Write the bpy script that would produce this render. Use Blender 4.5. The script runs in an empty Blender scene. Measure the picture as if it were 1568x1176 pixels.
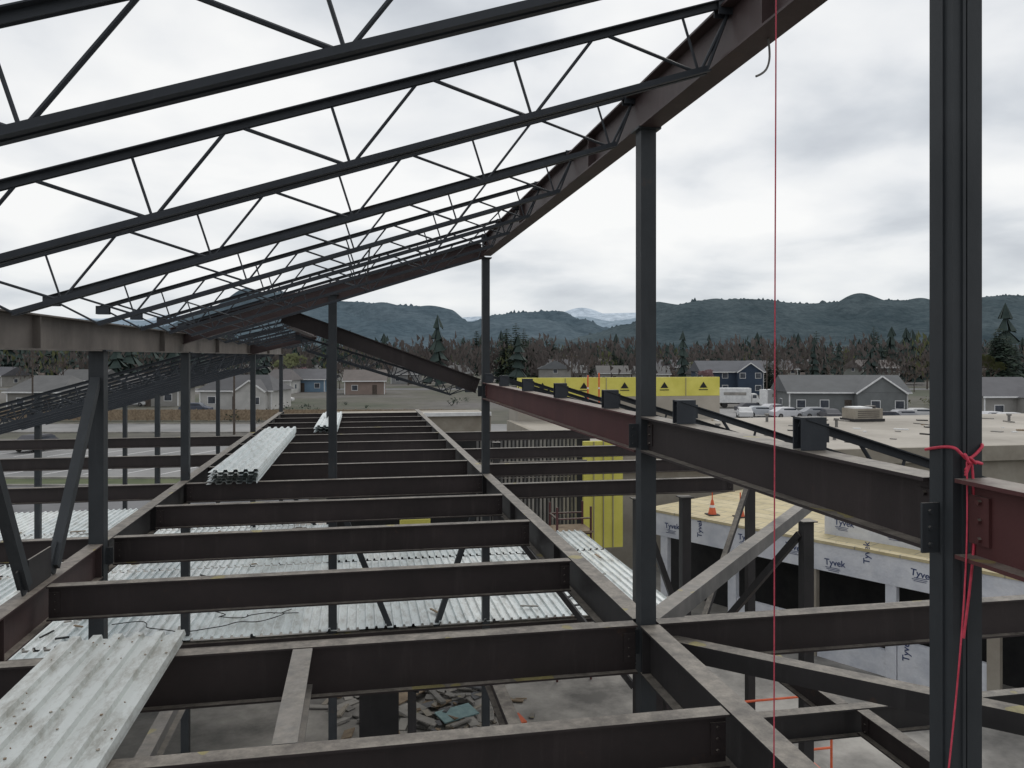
import bpy, math, random
from mathutils import Vector, Matrix
random.seed(7)
R=random.random
def U(a,b): return a+(b-a)*random.random()
scene=bpy.context.scene
GZ=-8.5
A=math.radians(10.86); CA,SA=math.cos(A),math.sin(A)
def W(l,d,z=0.0):            # town street grid frame -> world
    return Vector((CA*l+SA*d, CA*d-SA*l, z))

# ---------------------------------------------------------------- materials
def newmat(name):
    m=bpy.data.materials.new(name); m.use_nodes=True
    nt=m.node_tree; b=nt.nodes['Principled BSDF']
    return m,nt,b
def N(nt,t,**k):
    n=nt.nodes.new(t)
    for a,v in k.items(): setattr(n,a,v)
    return n
def ramp(nt,fac,stops):
    r=N(nt,'ShaderNodeValToRGB')
    els=r.color_ramp.elements
    while len(els)<len(stops): els.new(0.5)
    for e,(p,c) in zip(els,stops):
        e.position=p; e.color=(*c,1)
    nt.links.new(fac,r.inputs[0]); return r.outputs[0]
def noise(nt,scale,detail=4,rough=.6,vec=None,dist=0):
    n=N(nt,'ShaderNodeTexNoise'); n.inputs['Scale'].default_value=scale
    n.inputs['Detail'].default_value=detail; n.inputs['Roughness'].default_value=rough
    n.inputs['Distortion'].default_value=dist
    if vec is None:
        g=N(nt,'ShaderNodeNewGeometry'); vec=g.outputs['Position']
    nt.links.new(vec,n.inputs['Vector']); return n.outputs['Fac']
def mixc(nt,f,a,b,bt='MIX'):
    m=N(nt,'ShaderNodeMix',data_type='RGBA',blend_type=bt)
    if isinstance(f,(int,float)): m.inputs[0].default_value=f
    else: nt.links.new(f,m.inputs[0])
    for i,c in ((6,a),(7,b)):
        if isinstance(c,tuple): m.inputs[i].default_value=(*c,1)
        else: nt.links.new(c,m.inputs[i])
    return m.outputs[2]
def math_(nt,op,a,b=None):
    m=N(nt,'ShaderNodeMath',operation=op)
    for i,c in enumerate((a,b)):
        if c is None: continue
        if isinstance(c,(int,float)): m.inputs[i].default_value=c
        else: nt.links.new(c,m.inputs[i])
    return m.outputs[0]
def bump(nt,b,h,strength=.3,dist=.01):
    bp=N(nt,'ShaderNodeBump'); bp.inputs['Strength'].default_value=strength
    bp.inputs['Distance'].default_value=dist
    nt.links.new(h,bp.inputs['Height']); nt.links.new(bp.outputs[0],b.inputs['Normal'])
def rough(name,c1,c2,scale=3,rg=.8,metal=0,bs=.25,bd=.01,bscale=None,dt=5):
    m,nt,b=newmat(name)
    f=noise(nt,scale,dt,.65)
    nt.links.new(ramp(nt,f,[(.35,c1),(.65,c2)]),b.inputs['Base Color'])
    b.inputs['Roughness'].default_value=rg; b.inputs['Metallic'].default_value=metal
    if bs>0: bump(nt,b,noise(nt,bscale or scale*5,3,.6),bs,bd)
    return m
def steel(name,c1,c2,dust=(.33,.295,.25),amt=.9):
    m,nt,b=newmat(name)
    base=ramp(nt,noise(nt,1.6,5,.65),[(.3,c1),(.7,c2)])
    mp=N(nt,'ShaderNodeMapping'); mp.inputs['Scale'].default_value=(9,9,1.0)
    g=N(nt,'ShaderNodeNewGeometry'); nt.links.new(g.outputs['Position'],mp.inputs['Vector'])
    st=noise(nt,1,4,.7,mp.outputs[0])
    stf=ramp(nt,st,[(.55,(0,0,0)),(.8,(.35,.35,.35))])
    base=mixc(nt,stf,base,tuple(min(1,x*1.7+.010) for x in c2))
    rst=ramp(nt,noise(nt,3.3,6,.75),[(.62,(0,0,0)),(.72,(.38,.38,.38))])
    base=mixc(nt,rst,base,(.10,.055,.035))
    s=N(nt,'ShaderNodeSeparateXYZ')
    nt.links.new(g.outputs['Normal'],s.inputs[0])
    up=math_(nt,'GREATER_THAN',s.outputs[2],.7)
    dz=noise(nt,5,5,.75)
    dn=ramp(nt,dz,[(.32,(.40,.40,.40)),(.60,(1,1,1))])
    dustc=ramp(nt,noise(nt,11,5,.75),[(.35,tuple(x*.5 for x in dust)),(.66,dust)])
    ym=math_(nt,'GREATER_THAN',noise(nt,3.1,2,.4),.70)
    dustc=mixc(nt,math_(nt,'MULTIPLY',ym,.6),dustc,(.42,.36,.10))
    f=math_(nt,'MULTIPLY',math_(nt,'MULTIPLY',up,dn),amt)
    nt.links.new(mixc(nt,f,base,dustc),b.inputs['Base Color'])
    b.inputs['Roughness'].default_value=.55
    b.inputs['Specular IOR Level'].default_value=.35
    bump(nt,b,dz,.2,.008)
    return m
M={}
M['dark']=steel('steel_dark_primer',(.021,.020,.021),(.038,.035,.036))
M['grey']=steel('steel_grey_primer',(.024,.028,.032),(.042,.047,.052),amt=.4)
M['brown']=steel('steel_brown_primer',(.025,.020,.020),(.043,.033,.033))
M['red']=steel('steel_red_primer',(.070,.025,.026),(.108,.040,.039))
M['dull']=steel('steel_redbrown_primer',(.042,.028,.028),(.074,.049,.048))
M['tan']=steel('steel_weathered',(.075,.066,.060),(.16,.142,.128))
M['hss']=steel('steel_dusty_tube',(.10,.10,.10),(.22,.21,.20),amt=.7)
M['joist']=steel('joist_paint',(.022,.026,.033),(.042,.048,.057),amt=.2)
M['concrete']=rough('concrete',(.20,.19,.175),(.36,.34,.31),.9)
M['slab']=rough('slab_concrete',(.10,.095,.088),(.38,.36,.33),.5,dt=8)
M['tan_wall']=rough('stucco',(.25,.22,.18),(.33,.30,.25),1)
M['roof_mem']=rough('roof_membrane',(.25,.225,.19),(.42,.385,.335),.16,bs=.1,dt=8)
M['asphalt']=rough('asphalt',(.085,.085,.09),(.15,.15,.155),.3)
M['lot']=rough('pale_asphalt',(.15,.15,.15),(.24,.235,.23),.15)
M['white']=rough('white_paint',(.62,.62,.62),(.78,.78,.77),2)
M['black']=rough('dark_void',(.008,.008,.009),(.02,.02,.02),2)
M['wood']=rough('lumber',(.16,.115,.075),(.30,.23,.155),4)
M['orange']=rough('safety_orange',(.55,.09,.03),(.70,.14,.05),6,.5)
M['pink']=rough('pink_ribbon',(.50,.03,.06),(.66,.06,.11),30,.5)
M['redline']=rough('red_string',(.42,.05,.08),(.6,.08,.12),50,.7)
M['teal']=rough('teal_tarp',(.14,.24,.25),(.22,.34,.34),6,.5)
M['blue_text']=rough('wrap_print',(.03,.045,.12),(.05,.07,.16),8)
M['glass']=rough('window_glass',(.03,.035,.045),(.08,.09,.11),1,.15)
M['tyre']=rough('tyre',(.012,.012,.012),(.03,.03,.03),5)
M['bark']=rough('bark',(.05,.038,.03),(.10,.08,.065),5,bs=0)
M['fir']=rough('fir_foliage',(.008,.019,.013),(.030,.050,.030),.9,.9,bs=0)
M['fir2']=rough('far_fir_haze_tint',(.018,.033,.030),(.036,.056,.048),.3,.9,bs=0,dt=2)  # distance haze mixed into the far fir colour as a lighter, bluish tint
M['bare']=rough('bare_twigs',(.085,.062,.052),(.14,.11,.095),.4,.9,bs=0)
M['bare2']=rough('far_twigs_haze_tint',(.070,.058,.054),(.120,.102,.094),.05,.9,bs=0,dt=2)  # far twig colour greyed to put distance haze into it
M['olive']=rough('spring_foliage',(.08,.09,.035),(.13,.14,.06),.6,.9,bs=0)
M['blossom']=rough('blossom',(.30,.18,.19),(.42,.28,.29),1,.9,bs=0)

def galv(name,a,b_,dirtc,amt):
    m,nt,b=newmat(name)
    g=N(nt,'ShaderNodeNewGeometry'); s=N(nt,'ShaderNodeSeparateXYZ'); nt.links.new(g.outputs['Position'],s.inputs[0])
    fx=math_(nt,'FLOOR',math_(nt,'DIVIDE',s.outputs[0],.92))
    fy=math_(nt,'FLOOR',math_(nt,'DIVIDE',s.outputs[1],4.4))
    wn=N(nt,'ShaderNodeTexWhiteNoise',noise_dimensions='2D'); c=N(nt,'ShaderNodeCombineXYZ')
    nt.links.new(fx,c.inputs[0]); nt.links.new(fy,c.inputs[1]); nt.links.new(c.outputs[0],wn.inputs['Vector'])
    base=ramp(nt,wn.outputs[0],[(0,a),(1,b_)])
    mp=N(nt,'ShaderNodeMapping'); mp.inputs['Scale'].default_value=(3.2,1.1,1); nt.links.new(g.outputs['Position'],mp.inputs['Vector'])
    dirt=ramp(nt,noise(nt,2.2,9,.78,mp.outputs[0]),[(.33,dirtc),(.54,(1,1,1))])
    nt.links.new(mixc(nt,amt,base,dirt,'MULTIPLY'),b.inputs['Base Color'])
    b.inputs['Metallic'].default_value=.2; b.inputs['Roughness'].default_value=.36
    bump(nt,b,noise(nt,10,3,.6),.12,.01)
    return m
M['galv']=galv('galvanised_deck',(.58,.64,.65),(.80,.83,.82),(.42,.38,.33),.7)
M['galv2']=galv('galvanised_sheet_dirty',(.50,.53,.52),(.60,.62,.60),(.36,.31,.25),.85)
def boards(name,c1,c2,line,sx,sy):
    m,nt,b=newmat(name)
    g=N(nt,'ShaderNodeTexCoord'); br=N(nt,'ShaderNodeTexBrick')
    br.inputs['Color1'].default_value=(*c1,1); br.inputs['Color2'].default_value=(*c2,1); br.inputs['Mortar'].default_value=(*line,1)
    br.inputs['Scale'].default_value=1; br.inputs['Brick Width'].default_value=sx; br.inputs['Row Height'].default_value=sy
    br.inputs['Mortar Size'].default_value=.02
    nt.links.new(g.outputs['Object'],br.inputs['Vector'])
    n=ramp(nt,noise(nt,2,7,.7),[(.3,(.6,.6,.6)),(.6,(1,1,1))])
    nt.links.new(mixc(nt,.7,br.outputs[0],n,'MULTIPLY'),b.inputs['Base Color']); b.inputs['Roughness'].default_value=.75
    return m
M['ybrd']=boards('roof_board',(.50,.42,.24),(.56,.48,.30),(.30,.27,.2),1.2,.6)
M['yellow']=rough('yellow_sheathing',(.58,.53,.09),(.70,.64,.14),.8,.6,bs=.05)
M['wrap']=rough('house_wrap',(.50,.52,.57),(.68,.69,.72),1.4,.55,bs=.6,bd=.06,bscale=2.5)

# ---------------------------------------------------------------- mesh builder
class MB:
    def __init__(s): s.v=[];s.f=[];s.m=[];s.mats=[]
    def mi(s,mat):
        if mat not in s.mats: s.mats.append(mat)
        return s.mats.index(mat)
    def add(s,vs,fs,mat):
        o=len(s.v); s.v+= [tuple(v) for v in vs]; k=s.mi(mat)
        for f in fs: s.f.append(tuple(i+o for i in f)); s.m.append(k)
    def frame(s,p,x,y,z,sx,sy,sz,mat):
        p=Vector(p);vs=[]
        for a,b,c in ((-1,-1,-1),(1,-1,-1),(1,1,-1),(-1,1,-1),(-1,-1,1),(1,-1,1),(1,1,1),(-1,1,1)):
            vs.append(p+x*(a*sx/2)+y*(b*sy/2)+z*(c*sz/2))
        s.add(vs,[(0,3,2,1),(4,5,6,7),(0,1,5,4),(1,2,6,5),(2,3,7,6),(3,0,4,7)],mat)
    def box(s,p,size,mat,rz=0,rx=0):
        m=Matrix.Rotation(rz,3,'Z')@Matrix.Rotation(rx,3,'X')
        s.frame(p,m@Vector((1,0,0)),m@Vector((0,1,0)),m@Vector((0,0,1)),*size,mat)
    def bar(s,p1,p2,w,h,mat,off=(0,0),up=(0,0,1)):
        p1=Vector(p1);p2=Vector(p2);d=(p2-p1);L=d.length;d.normalize()
        side=d.cross(Vector(up)).normalized();u=side.cross(d).normalized()
        c=(p1+p2)/2+side*off[0]+u*off[1]
        s.frame(c,d,side,u,L,w,h,mat)
    def ibeam(s,p1,p2,dep,bf,mat,tf=.014,tw=.012):
        s.bar(p1,p2,bf,tf,mat,(0,-tf/2)); s.bar(p1,p2,bf,tf,mat,(0,-dep+tf/2))
        s.bar(p1,p2,tw,dep-2*tf,mat,(0,-dep/2))
    def rod(s,p1,p2,r,mat,n=6,r2=None):
        p1=Vector(p1);p2=Vector(p2);d=(p2-p1).normalized()
        a=d.orthogonal().normalized();b=d.cross(a)
        r2=r if r2 is None else r2
        vs=[p1+(a*math.cos(t)+b*math.sin(t))*r for t in [2*math.pi*i/n for i in range(n)]]
        vs+=[p2+(a*math.cos(t)+b*math.sin(t))*r2 for t in [2*math.pi*i/n for i in range(n)]]
        s.add(vs,[(i,(i+1)%n,n+(i+1)%n,n+i) for i in range(n)]+[tuple(range(n-1,-1,-1)),tuple(range(n,2*n))],mat)
    def obj(s,name,parent=None,loc=None,rz=None):
        me=bpy.data.meshes.new(name); me.from_pydata(s.v,[],s.f)
        for m in s.mats: me.materials.append(m)
        me.polygons.foreach_set('material_index',s.m); me.update()
        o=bpy.data.objects.new(name,me); scene.collection.objects.link(o)
        if parent: o.parent=parent
        if loc is not None: o.location=loc
        if rz is not None: o.rotation_euler=(0,0,rz)
        return o
def empty(name,loc=(0,0,0),rz=0):
    e=bpy.data.objects.new(name,None); scene.collection.objects.link(e); e.location=loc; e.rotation_euler=(0,0,rz); return e
def tube(name,pts,r,mat,parent=None):
    cu=bpy.data.curves.new(name,'CURVE'); cu.dimensions='3D'; cu.bevel_depth=r; cu.bevel_resolution=2
    sp=cu.splines.new('NURBS'); sp.points.add(len(pts)-1)
    for p,q in zip(sp.points,pts): p.co=(*q,1)
    sp.use_endpoint_u=True; sp.order_u=3
    o=bpy.data.objects.new(name,cu); scene.collection.objects.link(o); cu.materials.append(mat)
    if parent: o.parent=parent
    return o

# ================================================================= STEEL FRAME
XR=2.12; XL=-2.75; ZF=-2.0
def column(x,y,z1,z0=GZ,s=.125,mat='grey',plates=(),seam=False):
    b=MB(); m=M[mat]
    t=.012;h=z1-z0;zc=(z1+z0)/2
    b.box((x,y-s/2+t/2,zc),(s,t,h),m); b.box((x,y+s/2-t/2,zc),(s,t,h),m)
    b.box((x-s/2+t/2,y,zc),(t,s-2*t,h),m); b.box((x+s/2-t/2,y,zc),(t,s-2*t,h),m)
    b.box((x,y,z1+.008),(s*1.5,s*1.5,.016),m); b.box((x,y,z0+.012),(s*2.2,s*2.2,.024),m)
    if seam:
        b.box((x-s*.16,y-s/2-.004,zc),(.012,.008,h),m); b.box((x-s*.02,y-s/2-.003,zc),(.007,.006,h),m)
        b.box((x-s/2-.004,y-s*.1,zc),(.008,.012,h),m)
    for z in plates:
        for sx in (-1,1):
            b.box((x+sx*(s/2+.035),y+.012,z-.15),(.07,.01,.18),m)
        for k in range(3):
            for sx in (-1,1):
                b.rod((x+sx*(s/2+.04),y-.004,z-.09-.06*k),(x+sx*(s/2+.04),y+.028,z-.09-.06*k),.009,m)
    return b.obj('steel_column')
def ib(name,p1,p2,dep,bf,mat,stiff=0):
    b=MB(); b.ibeam(p1,p2,dep,bf,M[mat])
    p1=Vector(p1);p2=Vector(p2);d=(p2-p1).normalized();side=d.cross(Vector((0,0,1))).normalized();u=side.cross(d)
    if stiff:
        L=(p2-p1).length;n=max(1,int(L/stiff))
        for i in range(n+1):
            c=p1+d*(.03+(L-.06)*i/n)-u*(dep/2)
            for sg in (-1,1):
                b.frame(c+side*sg*(bf/4),d,side,u,.01,bf/2-.012,dep-.032,M[mat])
    else:
        for e,sg in ((p1,1),(p2,-1)):
            for s2 in (-1,1):
                b.frame(e+d*sg*.05+side*s2*.012-u*(dep/2),d,side,u,.09,.01,dep*.6,M[mat])
                for k in (-1,0,1):
                    q=e+d*sg*.055-u*(dep/2+k*.065)
                    b.rod(q+side*s2*.016,q+side*s2*.030,.010,M[mat])
    return b.obj(name)
column(XR,2.53,3.0,s=.118,plates=(-.47,),seam=True)
column(XR,5.70,1.69,s=.118,plates=(-.45,ZF))
column(XR,13.44,1.66,plates=(-.45,ZF))
column(-.43,13.47,1.0,s=.135)
column(XL,9.23,.05,s=.15,plates=(ZF,))
column(XL,13.60,.05,plates=(ZF,))
column(XL,21.9,.05); column(XL,29.6,.05)
column(-.9,24.5,.45,s=.13); column(-7.6,21,-.9); column(-7.8,29,-.9); column(-9.8,17,-1.2); column(-4.9,29.6,-.6); column(-5.6,24,-.4)
for x,y in ((6.16,10.2),(5.25,12.3),(4.45,12.3),(7.6,14.6),(3.6,21),(7.2,5.7)): column(x,y,ZF-.32,s=.15,mat='dark')
ib('roof_edge_beam',(XR,.6,2.02),(XR,13.38,2.02),.32,.16,'dull',2.58)
ib('roof_edge_beam',(XL,3.0,.36),(XL,29.7,.36),.31,.15,'tan',3.9)
ib('wall_beam',(XR,5.77,-.45),(XR,13.36,-.45),.28,.14,'red')
ib('wall_beam',(XR,2.61,-.45),(XR,5.63,-.45),.265,.14,'brown')
ib('wall_beam',(XR,.9,-.43),(XR,2.45,-.43),.28,.14,'red')
def zr(x): return 1.96-.30*(XR-x)
ib('roof_rafter',(XR-.1,13.44,zr(XR)),(XL-.2,13.44,zr(XL-.2)),.30,.15,'dull')
ib('roof_rafter',(-1.2,13.72,.80),(XR-.05,13.72,-.40),.26,.14,'brown')
ib('roof_rafter',(-1.15,21.2,.72),(XL-.1,21.2,.30),.3,.14,'dull')
ib('ridge_beam',(-1.15,13.9,.74),(-1.15,22.0,.74),.26,.14,'dull')
def joist(p_lo,p_hi,dep=.37,panel=1.03,phase=0,ch=.034,endlo=.35,endhi=.30,seat=True,wr=.010):
    b=MB(); m=M['joist']; p1=Vector(p_lo);p2=Vector(p_hi);d=(p2-p1);L=d.length;d.normalize()
    side=d.cross(Vector((0,0,1))).normalized();u=side.cross(d)
    if u.z<0:u=-u
    for sg in (-1,1):
        for (a0,a1,o,vdir) in ((0,L,0,-1),(endlo,L-endhi,-dep,1)):
            q1=p1+d*a0+u*o; q2=p1+d*a1+u*o
            b.frame((q1+q2)/2+side*sg*(.012+ch/2),d,side,u,(q2-q1).length,ch,.006,m)
            b.frame((q1+q2)/2+side*sg*.012+u*vdir*(ch/2+.003),d,side,u,(q2-q1).length,.006,ch,m)
    T=lambda s:p1+d*s-u*.018
    Bt=lambda s:p1+d*s-u*(dep-.018)
    s=phase
    while s+panel<L+.3:
        mid=s+panel/2
        if mid>endlo and mid<L-endhi+.05:
            b.rod(T(max(s+.03,.02)),Bt(mid-.015),wr,m)
            b.rod(T(min(s+panel-.03,L-.02)),Bt(mid+.015),wr,m)
            b.rod(T(mid),Bt(mid),wr*.8,m)
            for q in (Bt(mid),T(max(s,.05))): b.frame(q,d,side,u,.09,.02,.03,m)
        s+=panel
    b.rod(T(L-.03),Bt(L-endhi),wr,m); b.rod(T(.03),Bt(endlo),wr,m)
    if seat:
        for q,s0 in ((p1,1),(p2,-1)):
            for sg in (-1,1):
                b.frame(q+d*s0*.06+side*sg*.03-Vector((0,0,.05)),Vector((d.x,d.y,0)).normalized(),side,Vector((0,0,1)),.13,.008,.09,m)
    return b.obj('open_web_joist')
for y in (1.1,2.7,4.3,5.95,7.75,9.2,10.5,11.8):
    joist((XL,y,2.08-.32*(XR-XL)),(XR+.03,y,2.08),phase=.15)
for y in (13.1,):
    joist((XL,y,2.05-.32*(XR-XL)),(XR,y,2.05),phase=.4)
for y in (14.8,16.3,17.8,19.4,20.9,22.4,24,25.6,27.2):
    joist((XL,y,.46),(-1.15,y,.86),phase=.1,panel=.7,dep=.33)
    joist((XL-5.6,y,-1.5),(XL,y,.10),phase=.1,dep=.38,wr=.014,ch=.045)
for y in (15.2,16.7): joist((XR,y,-.62),(-1.15,y,.40),phase=.1,panel=.55,dep=.25)
b=MB()
for x in (-1.6,.1,1.4):
    zt=2.04-.32*(XR-x)
    ys=(7.75,9.2,10.5,11.8,13.1)
    for a,c in zip(ys,ys[1:]): b.rod((x,a,zt-.34),(x,c,zt-.34),.008,M['joist'])
b.obj('joist_bridging')
for y in (1.9,3.48,4.98,6.57,8.3,10.0,11.7,13.1):
    joist((XR+3.1,y,-.32-.31*3.1),(XR-.04,y,-.30),dep=.24,panel=.6,ch=.036)
    b=MB()
    for sg in (-1,1): b.box((XR,y+sg*.035,-.375),(.13,.010,.146),M['joist'])
    b.box((XR,y,-.297),(.13,.08,.010),M['joist'])
    b.obj('joist_seat')
ib('roof_edge_beam',(XR+3.1,1.2,-1.4),(XR+3.1,13.6,-1.4),.2,.12,'dark')
ib('floor_girder',(XR,.8,ZF),(XR,5.62,ZF),.36,.15,'dark',1.9)
ib('floor_girder',(XR,5.78,ZF),(XR,13.36,ZF),.36,.15,'dark',1.9)
ib('floor_girder',(XR,13.52,ZF),(XR,30.0,ZF),.36,.15,'dark')
ib('floor_girder',(XL,2.0,ZF),(XL,9.14,ZF),.36,.15,'dull',1.9)
ib('floor_girder',(XL,9.32,ZF),(XL,30.0,ZF),.36,.15,'dark',1.9)
x0,x1=XL+.085,XR-.085
ys=[4.2,5.7,7.6,9.5,11.35]+[13.27+1.9*i for i in range(9)]
for y in ys:
    dep=.36 if abs(y-5.7)<.1 else .30
    ib('floor_beam',(x0,y,ZF-.004),(x1,y,ZF-.004),dep,.115,'brown')
ib('floor_beam',(x0,2.7,ZF-.004),(x1,2.7,ZF-.004),.3,.115,'brown')
for y,xe in ((5.7,7.1),(12.3,6.1),(14.6,7.5),(17.07,6.3),(20.87,6.3)):
    ib('floor_beam',(XR+.085,y,ZF-.004),(xe,y,ZF-.004),.24 if y>6 else .3,.115,'brown')
for y in (5.7,9.5,13.27,17.07,20.87):
    ib('floor_beam',(-12,y,ZF-.004),(XL-.085,y,ZF-.004),.24,.115,'brown')
ib('floor_beam',(-.38,4.27,ZF-.006),(-.38,5.63,ZF-.006),.26,.13,'hss')
b=MB(); b.bar((2.22,5.86,-2.02),(6.10,10.05,-1.98),.14,.14,M['hss'],(0,-.075)); b.obj('diagonal_tube_brace')
b=MB(); b.bar((2.25,5.72,-2.12),(5.1,2.95,-2.12),.13,.13,M['dark'],(0,-.065)); b.obj('diagonal_tube_brace')
for p,q in (((4.50,12.3,-2.5),(5.20,12.3,-4.4)),((7.55,14.55,-2.5),(5.3,12.35,-5.2)),((6.1,10.25,-2.5),(5.28,12.2,-5.0)),((2.2,13.4,-2.5),(4.4,12.4,-5.4))):
    b=MB(); b.bar(p,q,.09,.09,M['dark']); b.obj('steel_brace')
for p,q in (((-.38,13.47,-2.3),(.93,13.47,-5.6)),((2.05,13.47,-2.3),(.93,13.47,-5.6)),((XL+.05,21.9,-2.3),(-.5,21.9,-5.5)),((XL,9.15,-.25),(XL,7.95,-1.93)),((XL,6.3,-.1),(XL,7.32,-1.93))):
    upv=(0,1,0) if p[0]!=q[0] else (1,0,0)
    b=MB(); b.bar(p,q,.09,.09,M['grey'],up=upv)
    dq=(Vector(p)-Vector(q)).normalized()
    b.bar(Vector(q)-dq*.06,Vector(q)+dq*.22,.15,.014,M['grey'],up=upv)
    b.obj('steel_brace')
b=MB(); b.frame((XL,7.63,-1.86),Vector((0,1,0)),Vector((1,0,0)),Vector((0,0,1)),.5,.016,.27,M['dark']); b.obj('gusset_plate')
ZL=-3.0
ib('lower_beam',(-4.5,6.15,ZL),(7,6.15,ZL),.24,.11,'dark')
ib('lower_beam',(-4.5,8.6,ZL),(7,8.6,ZL),.24,.11,'dark')
for x in (-1.6,1.25,4.1):
    ib('lower_beam',(x,6.22,ZL-.004),(x,8.53,ZL-.004),.2,.11,'hss' if x<0 else 'brown')
ib('lower_beam',(4.2,2.8,ZL-.004),(4.2,6.08,ZL-.004),.2,.11,'brown')
ib('lower_beam',(2.6,4.9,ZL-.004),(4.13,4.9,ZL-.004),.2,.11,'brown')
for x in (-9,-4.4,.9,5.6): column(x,13.9,-4.62,s=.14,mat='dark')
for x in (.35,5.6): 
    b=MB(); b.box((x,14.6,-6.6),(.7,.25,3.8),M['dark']); b.obj('wide_pier')
ib('lower_beam',(-12,13.4,-4.56),(5.6,13.4,-4.56),.35,.14,'brown')
ib('lower_beam',(-12,17.8,-4.56),(5.6,17.8,-4.56),.35,.14,'brown')

# ---------------------------------------------------------------- metal deck
def deck(name,x0,x1,y0,y1,z,pitch=.152,h=.038,layers=1,up=(.60,.68,.88,.95),mat='galv'):
    b=MB()
    for L in range(layers):
        ox=U(-.025,.025) if L else 0; oy=U(-.08,.06) if L else 0
        n=int((x1-x0)/pitch); prof=[]
        for i in range(n+1):
            xx=x0+i*pitch
            prof+=[(xx,0),(xx+pitch*up[0],0),(xx+pitch*up[1],h),(xx+pitch*up[2],h),(xx+pitch*up[3],0)]
        prof=[p for p in prof if p[0]<=x1]
        vs=[];fs=[]
        for (px,pz) in prof:
            zz=z+pz-L*(h+.008)
            vs.append((px+ox,y0+oy,zz)); vs.append((px+ox,y1+oy,zz))
        for i in range(len(prof)-1): fs.append((2*i,2*i+2,2*i+3,2*i+1))
        b.add(vs,fs,M[mat])
        vs=[(v[0],v[1],v[2]-.004) for v in vs]; b.add(vs,[tuple(reversed(f)) for f in fs],M[mat])
    return b.obj(name)
ZD=-4.5
deck('metal_roof_deck',-12,5.6,13.35,17.75,ZD)
deck('metal_roof_deck',-12,-.6,17.82,21.8,ZD)
deck('metal_roof_deck',-12,-1.6,21.87,25.0,ZD)
deck('metal_roof_deck',-.55,4.0,17.82,18.9,ZD)
deck('metal_roof_deck',4.1,5.6,17.82,19.8,ZD)
deck('metal_roof_deck',-12,-4.3,8.6,13.25,ZD)
deck('metal_deck_bundle',-1.98,-1.18,1.5,5.86,-1.93,layers=2,h=.030,pitch=.133,up=(.45,.52,.93,1.0),mat='galv2')
deck('metal_deck_bundle',-2.32,-1.52,13.1,20.8,-1.82,layers=5,up=(.45,.55,.88,.98))
deck('metal_deck_bundle',-1.15,-.5,21.4,26.6,-1.85,layers=4,up=(.45,.55,.88,.98))
b=MB()
for i in range(60):
    b.box((U(-1.95,-1.2),U(3.2,5.8),-1.896),(U(.004,.014),U(.004,.014),.005),random.choice([M['wood'],M['tan_wall'],M['tan_wall']]),rz=U(0,3))
for i in range(120):
    x=U(-9,5.3);y=U(13.5,22)
    if y>17.7 and x>-.6: continue
    b.box((x,y,ZD+.05),(U(.05,.35),U(.02,.06),.02),random.choice([M['wood'],M['black'],M['concrete']]),rz=U(0,3.1))
b.obj('deck_debris')
for k in range(4):
    p=Vector((U(-3,1),U(14,16.5),ZD+.06)); pts=[p]
    for i in range(14):
        p=p+Vector((U(-.1,.45)*(1 if k%2 else -1),U(-.22,.22),0)); pts.append(p.copy())
    tube('electrical_cable',pts,.008,M['black'])
b=MB()
for x,y,sx,sz in ((-2.0,19.2,.5,.28),(-1.4,19.5,.35,.35),(-.95,19.1,.4,.2)):
    b.box((x,y,ZD+.04+sz/2),(sx,.3,sz),M['black']); b.box((x,y,ZD+.05+sz),(sx*.9,.26,.02),M['dark']); b.rod((x-sx*.2,y,ZD+.09+sz),(x+sx*.2,y,ZD+.09+sz),.012,M['dark'])
b.obj('tool_box')
# ---------------------------------------------------------------- slab, debris, interior
b=MB(); b.box((2,20,GZ+.06),(34,44,.12),M['slab']); b.obj('concrete_floor_slab')
b=MB()
for i in range(230):
    x=random.gauss(1.9,1.1);y=U(15.5,20.5)
    s=U(.1,.9)**1.3
    b.box((x,y,GZ+.14+R()*.2*max(0,1-abs(x-1.9)/2)),(s,U(.04,.30),U(.01,.06)),random.choice([M['wood'],M['concrete'],M['tan_wall'],M['concrete'],M['slab'],M['slab'],M['wood'],M['asphalt'],M['hss']]),rz=U(0,3.1),rx=U(-.3,.3))
b.box((2.2,18.2,GZ+.3),(.9,.5,.03),M['teal'],.4,.1); b.box((3.4,17.6,GZ+.3),(.5,.4,.05),M['orange'],.3,.1); b.box((1.1,19.4,GZ+.3),(1.1,.4,.03),M['wood'],.8,.1)
b.obj('debris_pile')
b=MB()
for i in range(26):
    b.box((3.3+i*.115,22.4,-3.75),(.05,.09,2.7),M['concrete' if i%3 else 'hss'])
b.box((4.75,22.4,-2.36),(3.0,.1,.08),M['hss']); b.box((4.75,22.4,-5.14),(3.0,.1,.08),M['hss'])
b.obj('stud_wall')
b=MB(); b.box((3.4,26.0,-5.6),(8.5,.2,5.8),M['black']); b.obj('interior_shade_wall')  # black backing wall, shade of the interior put into its colour
b=MB(); b.box((6.75,21.6,-3.9),(1.15,.12,3.0),M['yellow'])
for k in (-.28,0,.28): b.box((6.75+k,21.52,-3.9),(.02,.03,3.0),M['tan_wall'])
b.box((6.75,21.52,-2.7),(1.15,.03,.03),M['black']); b.obj('sheathed_wall')
b=MB(); b.box((1.4,20.5,-4.3),(.75,.5,.32),M['yellow']); b.box((1.4,20.24,-4.3),(.6,.01,.1),M['black']); b.obj('insulation_bundle')
b=MB()
for x in (5.0,5.9):
    for y in (19.9,20.7): b.rod((x,y,GZ+.1),(x,y,-3.9),.03,M['red'])
for z in (-7,-6,-5.2,-4.6,-4.2):
    b.rod((5,19.9,z),(5.9,19.9,z),.025,M['red']); b.rod((5,20.7,z),(5.9,20.7,z),.025,M['red']); b.rod((5,19.9,z),(5,20.7,z),.025,M['red'])
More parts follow.
